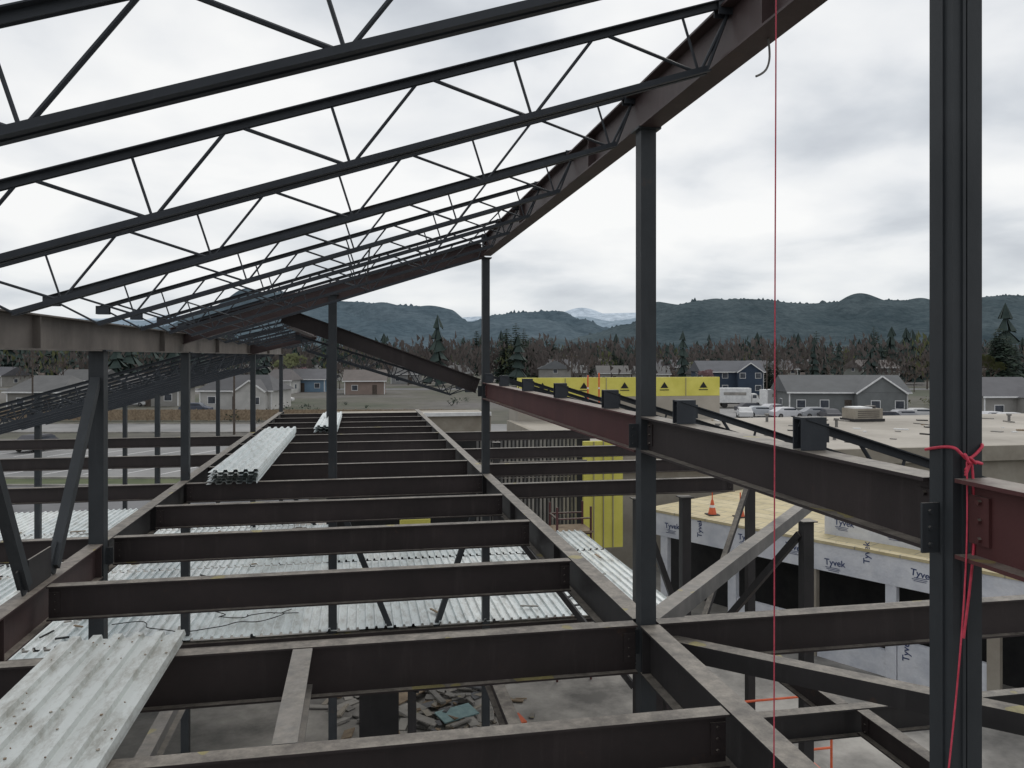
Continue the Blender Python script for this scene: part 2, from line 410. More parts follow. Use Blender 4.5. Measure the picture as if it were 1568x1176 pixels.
b.box((5.45,20.3,-4.55),(1,.9,.05),M['wood']); b.obj('scaffold')
b=MB()
for k in range(7): b.rod((.3,21.3+k*.3,-2.9-.12*k),(6.2,21.3+k*.3,-2.9-.12*k),.03,M['dark'])
b.obj('pipe_run')
b=MB(); px,py=7.0,12.2
b.box((px,py,-7.6),(1.3,.9,.5),M['orange']); b.box((px,py,-6.95),(1.2,.8,.08),M['orange'])
for sx in (-1,1):
    for sy in (-1,1):
        b.rod((px+sx*.5,py+sy*.45,-8.1),(px+sx*.5,py+sy*.55,-8.1),.26,M['tyre'],12); b.rod((px+sx*.58,py+sy*.4,-6.9),(px+sx*.58,py+sy*.4,-5.9),.02,M['orange'])
for z in (-6.4,-5.9):
    for sy in (-1,1): b.rod((px-.58,py+sy*.4,z),(px+.58,py+sy*.4,z),.02,M['orange'])
for k in range(3): b.bar((px-.5,py-.3,-7.35+.12*k),(px+.5,py-.3,-7.25+.12*k),.04,.05,M['dark'])
b.obj('scissor_lift')
b=MB()
for i in range(60):
    x=U(3.5,9);y=U(8,13.5)
    b.box((x,y,GZ+.13+U(0,.4)),(U(.3,1.6),U(.08,.4),U(.03,.2)),random.choice([M['wood'],M['concrete'],M['dark'],M['hss'],M['white'],M['red'],M['dark']]),rz=U(0,3.1))
b.obj('stacked_material')

# ---------------------------------------------------------------- wrapped annex
P1=Vector((9.8,25.0,0)); E=Vector((.496,-.868,0)).normalized(); I=Vector((.868,.496,0)); Z=Vector((0,0,1)); LEN=19
ann=empty('wrapped_annex_building')
def AB(s0,s1,i0,i1,z0,z1,mat,name):
    b=MB(); c=P1+E*((s0+s1)/2)+I*((i0+i1)/2)+Z*((z0+z1)/2)
    b.frame((0,0,0),Vector((1,0,0)),Vector((0,1,0)),Z,s1-s0,i1-i0,z1-z0,M[mat])
    o=b.obj(name,ann,c,math.atan2(E.y,E.x)); return o
AB(-1,LEN,0,.15,-5.95,-5.2,'wrap','fascia')
AB(-1,LEN,.15,7.5,-5.45,-5.24,'ybrd','roof')
AB(5.0,LEN,1.4,1.55,-5.24,-4.42,'wrap','upper_parapet')
AB(5.0,LEN,1.37,1.58,-4.417,-4.39,'tan_wall','parapet_cap')
AB(5.0,5.15,1.56,7.4,-5.24,-4.42,'wrap','return_parapet')
AB(-1,LEN,-.03,.17,-5.197,-5.12,'ybrd','fascia_cap')
AB(-1,LEN,1.7,1.9,GZ,-5.45,'black','recess_shade_wall')  # black colour paints in the deep shade of the recess
AB(-1,LEN,0.1,1.7,-8.4,-8.33,'concrete','walk')
for s in (0,2.6,5.2,7.4,9.8,12.2,14.6,17): AB(s,s+.28,.02,.2,GZ,-5.95,'wrap' if s not in(5.2,9.8) else 'tan_wall','pier')
for s0,s1 in ((2.9,5.2),(5.5,7.4),(7.7,9.8),(12.5,14.6),(14.9,17)): AB(s0,s1,.04,.18,GZ,-7.35 if s0!=5.5 else -7.7,'wrap','low_wall')
rt=random.Random(5)
def label(s,i,z,size,txt='Tyvek',lines=True):
    vert=rt.random()<.3
    cu=bpy.data.curves.new('label','FONT'); cu.body=txt; cu.size=size; cu.extrude=.001; cu.offset=.004
    o=bpy.data.objects.new('label',cu); scene.collection.objects.link(o); cu.materials.append(M['blue_text']); o.parent=ann
    o.location=P1+E*s+I*(i-.006)+Z*z
    m=Matrix.Rotation(math.atan2(E.y,E.x),4,'Z')@Matrix.Rotation(math.radians(90),4,'X')@Matrix.Rotation(math.radians(90 if vert else rt.uniform(-6,6)),4,'Z')
    o.rotation_euler=m.to_euler()
    if lines and not vert:
        b=MB()
        for k in range(3):
            b.frame(P1+E*(s+size*rt.uniform(.9,1.1))+I*(i-.006)+Z*(z-size*(.25+.17*k)),E,I,Z,size*rt.uniform(1.1,1.7),.004,size*.06,M['blue_text'])
        b.obj('label_print',ann)
s=.2
while s<LEN-1:
    label(s,0,-5.47-rt.uniform(0,.3),.24); s+=rt.uniform(1.0,1.7)
s=5.3
while s<LEN-1:
    label(s,1.4,-4.75-rt.uniform(0,.2),.24); s+=rt.uniform(1.0,1.7)
for s in (3.0,3.9,5.7,6.5,8.0,8.9,12.7,13.6,15.1,16): label(s,.04,-7.75-rt.uniform(0,.4),.25)
def cone(p):
    b=MB(); p=Vector(p)
    b.box(p+Vector((0,0,.015)),(.38,.38,.03),M['tyre']); b.rod(p+Vector((0,0,.03)),p+Vector((0,0,.5)),.14,M['orange'],12,.035); b.rod(p+Vector((0,0,.5)),p+Vector((0,0,.8)),.02,M['orange'],8)
    b.rod(p+Vector((0,0,.25)),p+Vector((0,0,.33)),.098,M['white'],12,.078)
    b.obj('traffic_cone')
for s,i in ((1.2,1.2),(2.0,1.6),(3.0,5),(8.8,.8),(12,.8)): cone(P1+E*s+I*i+Z*-5.24)
cb=empty('commercial_building')
def CB(x0,x1,y0,y1,z0,z1,mat,name):
    b=MB(); b.box(((x0+x1)/2,(y0+y1)/2,(z0+z1)/2),(x1-x0,y1-y0,z1-z0),M[mat]); return b.obj(name,cb)
CB(9.0,75,30,47,GZ,-4.0,'tan_wall','walls'); CB(9.0,75,30,47,-3.996,-3.94,'roof_mem','roof')
CB(8.7,75.3,29.7,29.99,-4.5,-3.86,'tan_wall','parapet_front'); CB(8.7,8.99,30,47,-4.5,-3.86,'tan_wall','parapet_side')
CB(9.4,22.4,47.02,47.4,-2.5,-1.33,'yellow','sheathed_parapet'); CB(9.4,22.4,47.02,50,GZ,-2.51,'roof_mem','raised_wall')
for k in range(5):
    x=10.9+k*2.6
    b=MB(); b.add([(x-.26,47.0,-2.0),(x+.26,47.0,-2.0),(x,47.0,-1.62)],[(0,1,2)],M['black']); b.box((x,47.0,-2.12),(.6,.01,.05),M['black']); b.obj('printed_logo',cb)
    CB(x-1.2,x-1.17,46.97,47.0,-2.5,-1.36,'tan_wall','seam')
CB(-1.6,8.6,52,52.3,-3.95,-3.72,'white','far_fascia'); CB(-1.6,8.6,52.3,58,GZ,-3.96,'tan_wall','far_walls')
def rtu(x,y,s=1):
    b=MB(); z=-3.93
    b.box((x,y,z+.08),(2.3*s,1.6*s,.16),M['dark']); b.box((x,y,z+.5*s),(2.1*s,1.4*s,.7*s),M['tan_wall'])
    b.box((x-.3*s,y,z+.9*s),(1.2*s,1.3*s,.10*s),M['white']); b.rod((x+.6*s,y,z+.85*s),(x+.6*s,y,z+1.0*s),.35*s,M['dark'],14)
    for k in range(4): b.box((x,y-.71*s,z+.3*s+.13*s*k),(1.6*s,.02,.04*s),M['dark'])
    b.obj('rooftop_unit')
rtu(30.0,43.5,.9); rtu(35,42,.6)
b=MB()
for x,y in ((18,38),(22,34),(26,40),(31,36),(38,41),(24,44)):
    b.rod((x,y,-3.94),(x,y,-3.55),.08,M['hss'],10); b.rod((x,y,-3.55),(x,y,-3.45),.14,M['hss'],10)
b.obj('roof_vents')
b=MB(); rr=random.Random(8)
for i in range(60): b.box((rr.uniform(11,40),rr.uniform(31,46),-3.92),(rr.uniform(.1,1.4),rr.uniform(.05,.4),rr.uniform(.03,.12)),M[rr.choice(['wood','white','concrete','dark'])],rz=rr.uniform(0,3))
b.obj('roof_materials')
for x,z in ((13.6,.2),(14.3,.9)):
    b=MB(); b.rod((x,46.5,-3.94),(x,46.5,-1.2+z*.2),.05,M['orange'],8); b.box((x,46.5,-3.9),(.7,.7,.06),M['tyre']); b.rod((x,46.5,-2.0),(x,46.5,-1.9),.06,M['white'],8); b.obj('marker_post')

# ---------------------------------------------------------------- ribbon & string
rb=empty('pink_flagging_ribbon')
cx,cy=XR,2.53;h=.068
tube('loop',[(cx-h,cy+h,-.345),(cx-h-.004,cy-h,-.31),(cx-.035,cy-h-.01,-.35),(cx-.02,cy-h-.012,-.365),(cx+.02,cy-h-.006,-.35),(cx+h+.004,cy-h,-.30),(cx+h+.004,cy+h,-.33)],.0055,M['pink'],rb)
for k in range(3):
    tube('knot_%d'%k,[(cx-.03,cy-.085,-.36),(cx-.05+.02*k,cy-.10,-.33-.02*k),(cx-.03+.03*k,cy-.105,-.38),(cx-.01,cy-.09,-.365),(cx-.035,cy-.09,-.42+.01*k)],.005,M['pink'],rb)
tube('tail_long',[(cx-.03,cy-.09,-.37),(cx-.05,cy-.12,-.55),(cx-.10,cy-.16,-.85),(cx-.17,cy-.20,-1.2),(cx-.28,cy-.25,-1.7),(cx-.36,cy-.3,-2.2)],.003,M['pink'],rb)
tube('tail_short',[(cx-.01,cy-.09,-.37),(cx-.0,cy-.10,-.55),(cx-.02,cy-.10,-.78),(cx-.06,cy-.11,-.98)],.0045,M['pink'],rb)
q=W(.83,2.5)
tube('red_string_line',[(q.x,q.y,1.9),(q.x-.001,q.y,1.0),(q.x-.006,q.y,0),(q.x-.008,q.y,-1.3),(q.x-.01,q.y,-1.6)],.0023,M['redline'])
tube('hanging_wire',[(XR+.03,3.93,1.70),(XR+.05,3.95,1.66),(XR+.05,3.95,1.58),(XR+.02,3.95,1.52),(XR-.03,3.95,1.50)],.006,M['hss'])

# ================================================================= GROUND
def gmat():
    m,nt,b=newmat('ground_cover')
    n1=noise(nt,.02,6,.6); n2=noise(nt,.4,6,.7)
    c1=ramp(nt,n1,[(.38,(.060,.070,.038)),(.48,(.10,.095,.07)),(.60,(.14,.13,.12))])
    c2=ramp(nt,n2,[(.3,(.5,.5,.5)),(.7,(1,1,1))])
    nt.links.new(mixc(nt,1.0,c1,c2,'MULTIPLY'),b.inputs['Base Color']); b.inputs['Roughness'].default_value=.95
    return m
b=MB(); g=gmat(); b.add([(-9000,-3000,GZ),(9000,-3000,GZ),(9000,14000,GZ),(-9000,14000,GZ)],[(0,1,2,3)],g); b.obj('ground')
M['grass']=rough('grass',(.045,.062,.022),(.09,.105,.045),.5,.95,bs=0)
def sheet(name,l0,l1,d0,d1,mat,dz):
    b=MB(); b.add([W(l0,d0,GZ+dz),W(l1,d0,GZ+dz),W(l1,d1,GZ+dz),W(l0,d1,GZ+dz)],[(0,1,2,3)],M[mat]); return b.obj(name)
sheet('parking_lot',-75,-9,55,80,'lot',.02)
sheet('parking_lot',-75,-12,25,52,'asphalt',.02)
sheet('grass_verge',-75,-9,52,55,'grass',.02)
sheet('grass_lawn',-75,-20,106,113,'grass',.02)
sheet('road',-200,8,88,99,'lot',.02)
sheet('road',-200,260,200,208,'asphalt',.02)
sheet('parking_lot',9,130,48,128,'lot',.03)
b=MB()
for d0 in (57,67):
    for i in range(22):
        l=-70+i*2.8; b.add([W(l,d0,GZ+.03),W(l+.14,d0,GZ+.03),W(l+1.6,d0+5,GZ+.03),W(l+1.46,d0+5,GZ+.03)],[(0,1,2,3)],M['white'])
b.obj('parking_markings')
b=MB()
for d in (51.9,55.1,80.1,87.9,99.1): b.frame(W(-42,d,GZ+.07),Vector((CA,-SA,0)),Vector((SA,CA,0)),Z,66,.18,.14,M['concrete'])
b.obj('kerb')

# ================================================================= HOUSES
HC={}
def colmat(c,nm):
    k=(tuple(round(x,3) for x in c),nm)
    if k not in HC: HC[k]=rough(nm,tuple(x*.8 for x in c),c,.6,.8,bs=0)
    return HC[k]
def house(l,d,w,dp,h,wc,rc,rot=0,hip=False,gable_front=False):
    wm=colmat(wc,'siding');rm=colmat(rc,'shingles')
    e=empty('house',W(l,d,GZ),-A+rot)
    b=MB(); b.box((0,0,h/2),(w,dp,h),wm); b.obj('walls',e)
    b=MB(); rh=dp*.27; o=.5; X=w/2+o; Y=dp/2+o; hx=X*.6 if hip else X
    vs=[(-X,-Y,h),(X,-Y,h),(X,Y,h),(-X,Y,h),(-hx,0,h+rh),(hx,0,h+rh)]
    b.add(vs,[(0,1,5,4),(2,3,4,5),(1,2,5),(3,0,4),(3,2,1,0)],rm)
    b.box((0,-Y-.03,h-.06),(2*X,.06,.2),M['white']); b.obj('roof',e)
    if gable_front:
        b=MB(); gx=w*.25; gw=w*.2
        b.add([(gx-gw,-dp/2-1.5,h+.02),(gx+gw,-dp/2-1.5,h+.02),(gx,-dp/2-1.5,h+gw*.7),(gx,0,h+gw*.7+.02),(gx-gw,-.2,h+.02),(gx+gw,-.2,h+.02)],[(0,1,2)],wm)
        b.add([(gx-gw-.3,-dp/2-1.8,h-.1),(gx,-dp/2-1.8,h+gw*.7+.1),(gx,0,h+gw*.7+.12),(gx-gw-.3,-.2,h)],[(0,1,2,3)],rm)
        b.add([(gx+gw+.3,-dp/2-1.8,h-.1),(gx,-dp/2-1.8,h+gw*.7+.1),(gx,0,h+gw*.7+.12),(gx+gw+.3,-.2,h)],[(3,2,1,0)],rm)
        for sg in (-1,1): b.bar((gx+sg*(gw+.3),-dp/2-1.83,h-.15),(gx,-dp/2-1.83,h+gw*.7+.04),.05,.22,M['white'])
        b.box((gx,-dp/2-.75,h/2),(gw*2,1.5,h-.02),wm); b.obj('front_gable',e)
    b=MB(); fl=2 if h>4.2 else 1
    for f in range(fl):
        zc=1.5+f*2.7
        n=max(2,int(w/3.2))
        for i in range(n):
            x=-w/2+w*(i+.5)/n
            if f==0 and i==n//2: continue
            yy=-dp/2-1.52 if (gable_front and abs(x-w*.25)<w*.2-.6) else -dp/2
            b.box((x,yy-.02,zc),(1.35,.04,1.25),M['white']); b.box((x,yy-.045,zc),(1.15,.03,1.05),M['glass'])
        for sx in (-1,1):
            b.box((sx*(w/2+.02),0,zc),(.04,1.3,1.2),M['white']); b.box((sx*(w/2+.045),0,zc),(.03,1.1,1),M['glass'])
    for sx in (-1,1):
        b.box((sx*(w/2-.02),-dp/2-.03,h/2),(.18,.06,h-.1),M['white'])
    b.obj('windows',e)
    b=MB(); x=-w/2+w*(n//2+.5)/n
    b.box((x,-dp/2-.03,1.05),(1.0,.06,2.1),M['bark']); b.obj('door',e)
    b=MB(); b.box((-w*.3,.6,h+rh*.9),(.6,.6,1.2),colmat((.2,.16,.14),'brick')); b.obj('chimney',e)
def uh(u,vb):
    d=10370/(vb-545); return (u-784)/1220*d,d
spec=[(225,622,90,(.30,.29,.27),(.13,.12,.115),3),(365,627,112,(.50,.49,.47),(.08,.08,.085),3),(465,600,68,(.16,.25,.34),(.12,.12,.13),3),(555,604,60,(.26,.20,.17),(.14,.12,.11),3),
(425,603,40,(.5,.5,.48),(.11,.1,.1),3),(120,603,70,(.22,.2,.18),(.1,.1,.1),3),(1120,604,95,(.035,.055,.09),(.09,.095,.11),5),(1300,634,175,(.17,.18,.18),(.10,.105,.11),3.2),
(1545,644,95,(.30,.29,.27),(.10,.10,.11),3.2),(1215,580,60,(.3,.3,.29),(.12,.12,.13),4.8),(1170,577,40,(.25,.2,.2),(.1,.1,.1),4.8),(1420,580,50,(.33,.27,.2),(.15,.14,.13),4.8),(620,588,40,(.3,.3,.3),(.1,.1,.1),3),(700,585,40,(.4,.38,.35),(.1,.1,.1),3),
(1500,590,60,(.35,.33,.3),(.1,.1,.1),4.8),(880,584,40,(.3,.28,.26),(.12,.12,.12),3),(60,630,90,(.25,.24,.22),(.12,.12,.12),3),(1000,588,50,(.4,.38,.35),(.1,.1,.1),3),(500,583,45,(.45,.44,.42),(.1,.1,.1),3),(310,590,60,(.4,.38,.34),(.1,.1,.1),3)]
for i,(u,vb,wp,wc,rc,h) in enumerate(spec):
    l,d=uh(u,vb); w=wp/1220*d
    house(l,d+4,min(w,17),9,h,wc,rc,rot=U(-.15,.15),hip=i%3==1 and i!=7,gable_front=i in(1,6,7,8,11))
cols=[(.30,.29,.27),(.36,.34,.31),(.16,.20,.25),(.25,.19,.16),(.42,.41,.39),(.20,.21,.19)]
rng=random.Random(3)
for i in range(44):
    d=rng.uniform(225,520); l=rng.uniform(-.72,.72)*d
    house(l,d,rng.uniform(10,14),9,rng.choice([3,3,4.8]),rng.choice(cols),rng.choice([(.09,.09,.10),(.12,.105,.10),(.08,.085,.09),(.12,.115,.11)]),rot=rng.choice([0,1.57,.3,-.3]),hip=rng.random()<.3)

# ================================================================= TREES
def conifer_mesh(seed,H=20,Rm=3.6,mat='fir'):
    r=random.Random(seed); b=MB(); b.rod((0,0,0),(0,0,H*.97),H*.016,M['bark'],6,.03)
    n=26
    for k in range(n):
        t=.07+.93*k/n; rad=Rm*((1-t)**.62)*r.uniform(.6,1.2)+.12; z0=H*t
        for j in range(10):
            a=r.uniform(0,6.283); L=rad*r.uniform(.5,1.15); dr=L*r.uniform(.05,.45)
            dx,dy=math.cos(a),math.sin(a)
            for q in (.35,.65,1.0):
                wl=L*.30*(1.25-q*.6)*r.uniform(.7,1.3); c=Vector((dx*L*q,dy*L*q,z0-dr*q*q))
                s0=Vector((dx*L*(q-.42),dy*L*(q-.42),z0-dr*(q-.3)**2+.1))
                b.add([s0,c+Vector((-dy*wl,dx*wl,-.35*wl)),c+Vector((dx*wl*.6,dy*wl*.6,.05)),c+Vector((dy*wl,-dx*wl,-.45*wl))],[(0,1,2),(0,2,3)],M[mat])
    return b
def bare_mesh(seed,H=12,leaf=None):
    r=random.Random(seed); b=MB()
    def grow(p,d,L,rad,lev):
        q=p+d*L; b.rod(p,q,rad,M['bare'] if lev>1 else M['bark'],3 if lev>1 else 5,rad*.65)
        if lev>=5:
            if leaf:
                for _ in range(4):
                    c=q+Vector((r.uniform(-.5,.5),r.uniform(-.5,.5),r.uniform(-.4,.5))); s=r.uniform(.12,.3)
                    b.add([c+Vector((-s,0,-s)),c+Vector((s,s*.5,0)),c+Vector((0,-s,s))],[(0,1,2)],M[leaf])
            return
        for _ in range(3 if lev<4 else 2):
            nd=(d+Vector((r.uniform(-.75,.75),r.uniform(-.75,.75),r.uniform(-.15,.5)))).normalized()
            grow(q,nd,L*r.uniform(.62,.85),rad*.62,lev+1)
    grow(Vector((0,0,0)),Vector((0,0,1)),H*.24,H*.018,0)
    return b
CON=[conifer_mesh(s,20,rm).obj('pine_tree') for s,rm in ((1,3.8),(2,4.8),(3,3.4),(4,5.8))]
BARE=[bare_mesh(5).obj('bare_tree'),bare_mesh(6).obj('bare_tree'),bare_mesh(8,leaf='olive').obj('budding_tree'),bare_mesh(9,leaf='blossom').obj('blossom_tree')]
usedc=set()
def place(pool,k,pos,sc,name):
    o=pool[k]
    if (id(pool),k) in usedc:
        o=bpy.data.objects.new(name,o.data); scene.collection.objects.link(o)
    usedc.add((id(pool),k)); o.location=pos; o.rotation_euler=(0,0,U(0,6)); o.scale=(sc*U(.9,1.25),sc*U(.9,1.25),sc)
trees=[(790,586,495),(776,586,503),(802,586,503),(812,585,517),(783,588,518),(797,588,513),(770,586,518),(730,574,507),(742,574,512),(670,572,515),(682,570,523),(660,570,528),(940,582,528),(958,581,537),(925,580,536),(950,584,540),(1022,582,528),(1045,582,538),(1010,581,535),(1100,576,526),(1138,576,530),(1120,574,535),(1090,578,536),(1150,576,538),
(1250,578,507),(1262,576,528),(1338,580,500),(1325,578,517),(1352,578,515),(1343,582,508),(1190,603,540),(1178,603,550),(1200,600,552),(1222,628,583),(1366,634,588),(1530,600,503),(1518,596,517),(1524,600,510),(1556,600,525),(1545,598,515),(905,576,518),(887,576,520),(870,575,526),(845,574,518),(855,575,530),(1400,575,540),(480,590,545),(300,585,550),(200,588,548),(30,590,545),(1490,590,540),(640,575,538),(1290,575,540),(1440,580,540),(-60,590,530),(1650,600,520),(1700,590,500)]
for i,(u,vb,vt) in enumerate(trees):
    l,d=uh(u,vb); place(CON,i%4,W(l,d,GZ),(vb-vt)/1220*d/20*1.03,'pine_tree')
bl=[(460,596,3),(445,600,2),(600,588,0),(625,590,1),(560,592,0),(520,596,1),(645,585,2),(1080,606,3),(1240,590,0),(1290,588,1),(1400,600,0),(1440,600,2),(1510,610,2),(1370,590,1),(860,583,0),(980,583,1),(1150,585,0),(340,596,2),(270,600,0),(240,603,1),(150,600,0),(90,606,1),(700,578,0),(755,580,1),(1320,585,0),(1060,585,2),(1110,583,1),(1460,592,1),(1270,600,0),(580,600,1),(590,584,0),(820,586,1),(900,588,0),(1380,612,1),(1480,604,0),(1420,596,1),(1195,612,0)]
for u,vb,k in bl:
    l,d=uh(u,vb); place(BARE,k,W(l,d,GZ),U(.6,.95) if k!=3 else .55,['bare_tree','bare_tree','budding_tree','blossom_tree'][k])
b=MB(); rr=random.Random(11)
for i in range(60):
    d=rr.uniform(82,150); l=rr.uniform(-.7,.1)*d if i%3 else rr.uniform(.3,.7)*d
    if l>5 and d<128: d=rr.uniform(130,150)
    if 86<d<100: d+=15
    c=W(l,d,GZ); s=rr.uniform(.5,1.3)
    for k in range(60):
        v=Vector((rr.gauss(0,.45),rr.gauss(0,.45),abs(rr.gauss(.5,.3))))*s; q=rr.uniform(.1,.25)*s
        b.add([c+v+Vector((rr.uniform(-q,q),rr.uniform(-q,q),rr.uniform(-q,q))) for _ in range(3)],[(0,1,2)],M['fir' if i%3 else 'olive'])
b.obj('shrubs')
b=MB(); rr=random.Random(21)
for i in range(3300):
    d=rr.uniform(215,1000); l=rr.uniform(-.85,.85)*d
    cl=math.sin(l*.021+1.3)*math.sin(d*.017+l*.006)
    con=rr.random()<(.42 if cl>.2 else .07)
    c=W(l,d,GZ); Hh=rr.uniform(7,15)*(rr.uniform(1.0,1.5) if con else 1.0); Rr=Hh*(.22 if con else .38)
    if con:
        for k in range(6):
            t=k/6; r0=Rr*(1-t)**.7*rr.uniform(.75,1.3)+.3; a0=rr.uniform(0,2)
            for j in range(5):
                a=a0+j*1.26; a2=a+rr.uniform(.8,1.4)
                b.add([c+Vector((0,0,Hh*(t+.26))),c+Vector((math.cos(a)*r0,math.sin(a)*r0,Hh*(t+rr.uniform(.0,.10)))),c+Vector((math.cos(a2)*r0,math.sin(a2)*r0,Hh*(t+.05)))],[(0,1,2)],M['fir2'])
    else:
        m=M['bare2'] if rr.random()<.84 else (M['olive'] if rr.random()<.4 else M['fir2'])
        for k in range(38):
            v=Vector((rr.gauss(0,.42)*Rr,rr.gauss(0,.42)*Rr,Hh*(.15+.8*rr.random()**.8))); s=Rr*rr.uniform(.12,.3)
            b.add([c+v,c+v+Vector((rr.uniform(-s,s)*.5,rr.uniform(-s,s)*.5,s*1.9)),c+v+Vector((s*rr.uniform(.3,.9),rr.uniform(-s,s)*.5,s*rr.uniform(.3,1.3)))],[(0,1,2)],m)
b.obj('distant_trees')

# ================================================================= HILLS
def hillmat(name,c1,c2,sc):
    m,nt,b=newmat(name)
    mp=N(nt,'ShaderNodeMapping'); mp.inputs['Scale'].default_value=(1,.6,2.4)
    g=N(nt,'ShaderNodeNewGeometry'); nt.links.new(g.outputs['Position'],mp.inputs['Vector'])
    big=ramp(nt,noise(nt,sc,6,.65,mp.outputs[0]),[(.38,c1),(.60,c2)])
    fine=ramp(nt,noise(nt,sc*16,4,.7),[(.35,(.66,.68,.70)),(.62,(1.0,1.0,1.0))])
    nt.links.new(mixc(nt,1.0,big,fine,'MULTIPLY'),b.inputs['Base Color']); b.inputs['Roughness'].default_value=1; b.inputs['Specular IOR Level'].default_value=0
    return m
def interp(pts,u):
    if u<=pts[0][0]: return pts[0][1]
    for (a,va),(c,vc) in zip(pts,pts[1:]):
        if u<=c:
            t=(u-a)/(c-a); t=t*t*(3-2*t); return va+(vc-va)*t
    return pts[-1][1]
def hill(D,pts,mat,seed,jag=1.0,depth=.35,wave=1):
    b=MB(); r=random.Random(seed); n=1500
    prof=[(-depth,0),(-depth*.7,.22),(-depth*.45,.50),(-depth*.25,.74),(-depth*.1,.92),(-.004,.992),(0,1),(depth*.3,.6),(depth*.7,0)]
    ph=[r.uniform(0,6) for _ in range(8)]
    vs=[];fs=[]
    for i in range(n):
        u=-900+3400*i/(n-1); t=(u-784)/1220; v=interp(pts,u)
        z=(545-v)/1220*D
        z+=wave*D*.0009*sum(math.sin(u*.013*(k+1)+ph[k])/(k+1) for k in range(6))
        clump=.35+.65*max(0,math.sin(u*.11+ph[0])*math.sin(u*.047+ph[1])+.3)
        j=jag*D*.0022*(r.random()**3)*clump*2
        for (o,hh) in prof:
            wob=1+.12*math.sin(u*.02+o*30+seed)+.08*math.sin(u*.06+o*50)
            if hh>.95: wob=1
            dd=D*(1+o)
            p=W(t*dd,dd,GZ+(z-GZ)*hh*(wob if 0<hh<1 else 1)+(j if hh==1 else 0))
            vs.append(p)
    k=len(prof)
    for i in range(n-1):
        for q in range(k-1): fs.append((i*k+q,(i+1)*k+q,(i+1)*k+q+1,i*k+q+1))
    b.add(vs,fs,mat); return b.obj('hills')
h1=hillmat('near_hill_forest_haze',(.060,.083,.094),(.100,.127,.138),.004)  # hill base colours carry baked-in aerial haze, paler with distance
h2=hillmat('mid_hill_forest_haze',(.082,.115,.138),(.120,.156,.180),.003)
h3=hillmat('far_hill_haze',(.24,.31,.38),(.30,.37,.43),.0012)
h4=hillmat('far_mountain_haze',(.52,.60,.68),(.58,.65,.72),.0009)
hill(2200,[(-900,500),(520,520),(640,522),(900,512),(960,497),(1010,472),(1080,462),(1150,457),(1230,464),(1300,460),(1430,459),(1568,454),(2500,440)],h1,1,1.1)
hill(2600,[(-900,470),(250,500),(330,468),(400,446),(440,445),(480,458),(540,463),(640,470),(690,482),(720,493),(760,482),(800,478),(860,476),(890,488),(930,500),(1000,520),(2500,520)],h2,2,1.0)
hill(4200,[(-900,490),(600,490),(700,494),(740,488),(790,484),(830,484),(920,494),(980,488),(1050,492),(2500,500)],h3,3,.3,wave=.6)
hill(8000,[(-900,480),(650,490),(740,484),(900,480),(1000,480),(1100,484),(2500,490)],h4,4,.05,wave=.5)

# ================================================================= VEHICLES, POLES
def car(l,d,col,rot=0,van=False,z=GZ,name=None):
    e=empty(name or ('parked_van' if van else 'parked_car'),W(l,d,z+.03),-A+rot); m=colmat(col,'car_paint')
    L=4.5 if not van else 5.4; Hh=1.45 if not van else 2.2; w=1.8
    if van: prof=[(-L/2,.35),(L/2,.35),(L/2,1.0),(L/2-.9,1.15),(L/2-1.5,Hh),(-L/2+.1,Hh),(-L/2,1.9)]
    else: prof=[(-L/2,.32),(L/2,.32),(L/2,.72),(L/2-.95,.92),(L/2-1.65,Hh),(-L/2+1.1,Hh),(-L/2+.35,.98),(-L/2,.9)]
    n=len(prof); b=MB()
    vs=[(x,-w/2*(1 if zz<1 else .86),zz) for x,zz in prof]+[(x,w/2*(1 if zz<1 else .86),zz) for x,zz in prof]
    b.add(vs,[tuple(range(n)),tuple(range(2*n-1,n-1,-1))]+[(i,i+n,(i+1)%n+n,(i+1)%n) for i in range(n)],m); b.obj('body',e)
    b=MB()
    for sy in (-1,1): b.box((0.0,sy*w/2*.93,Hh-.32),(L*.40,.05,.34),M['glass'])
    b.bar((L/2-1.02,0,.97),(L/2-1.58,0,Hh-.06),w*.78,.02,M['glass'],(0,.02)); b.obj('windows',e)
    b=MB()
    for sx in (-1,1):
        for sy in (-1,1): b.rod((sx*L*.31,sy*(w/2-.15),.33),(sx*L*.31,sy*(w/2+.03),.33),.33,M['tyre'],14); b.rod((sx*L*.31,sy*(w/2+.031),.33),(sx*L*.31,sy*(w/2+.04),.33),.18,M['hss'],10)
    b.obj('wheels',e); return e
def truck(l,d,rot):
    e=empty('box_truck',W(l,d,GZ+.03),-A+rot); b=MB()
    b.box((-1,0,2.0),(5.2,2.3,2.4),M['white']); b.box((-1,-1.16,2.3),(3.6,.02,.5),M['concrete']); b.obj('cargo_box',e)
    b=MB(); pr=[(1.7,.5),(3.6,.5),(3.6,1.25),(2.9,1.4),(2.5,2.3),(1.7,2.3)]; n=6
    b.add([(x,-1,z) for x,z in pr]+[(x,1,z) for x,z in pr],[tuple(range(n)),tuple(range(2*n-1,n-1,-1))]+[(i,i+n,(i+1)%n+n,(i+1)%n) for i in range(n)],M['white'])
    b.box((2.15,-1.01,1.85),(.6,.03,.5),M['glass']); b.bar((2.92,0,1.45),(2.55,0,2.2),1.8,.03,M['glass'],(0,.02)); b.obj('cab',e)
    b=MB()
    for x in (-2.6,2.6):
        for s in (-1,1): b.rod((x,s*.8,.45),(x,s*1.1,.45),.45,M['tyre'],14)
    b.box((-.4,0,.7),(6.4,.9,.2),M['dark']); b.obj('chassis',e)
truck(43,126,.25); truck(37.5,131,-.1)
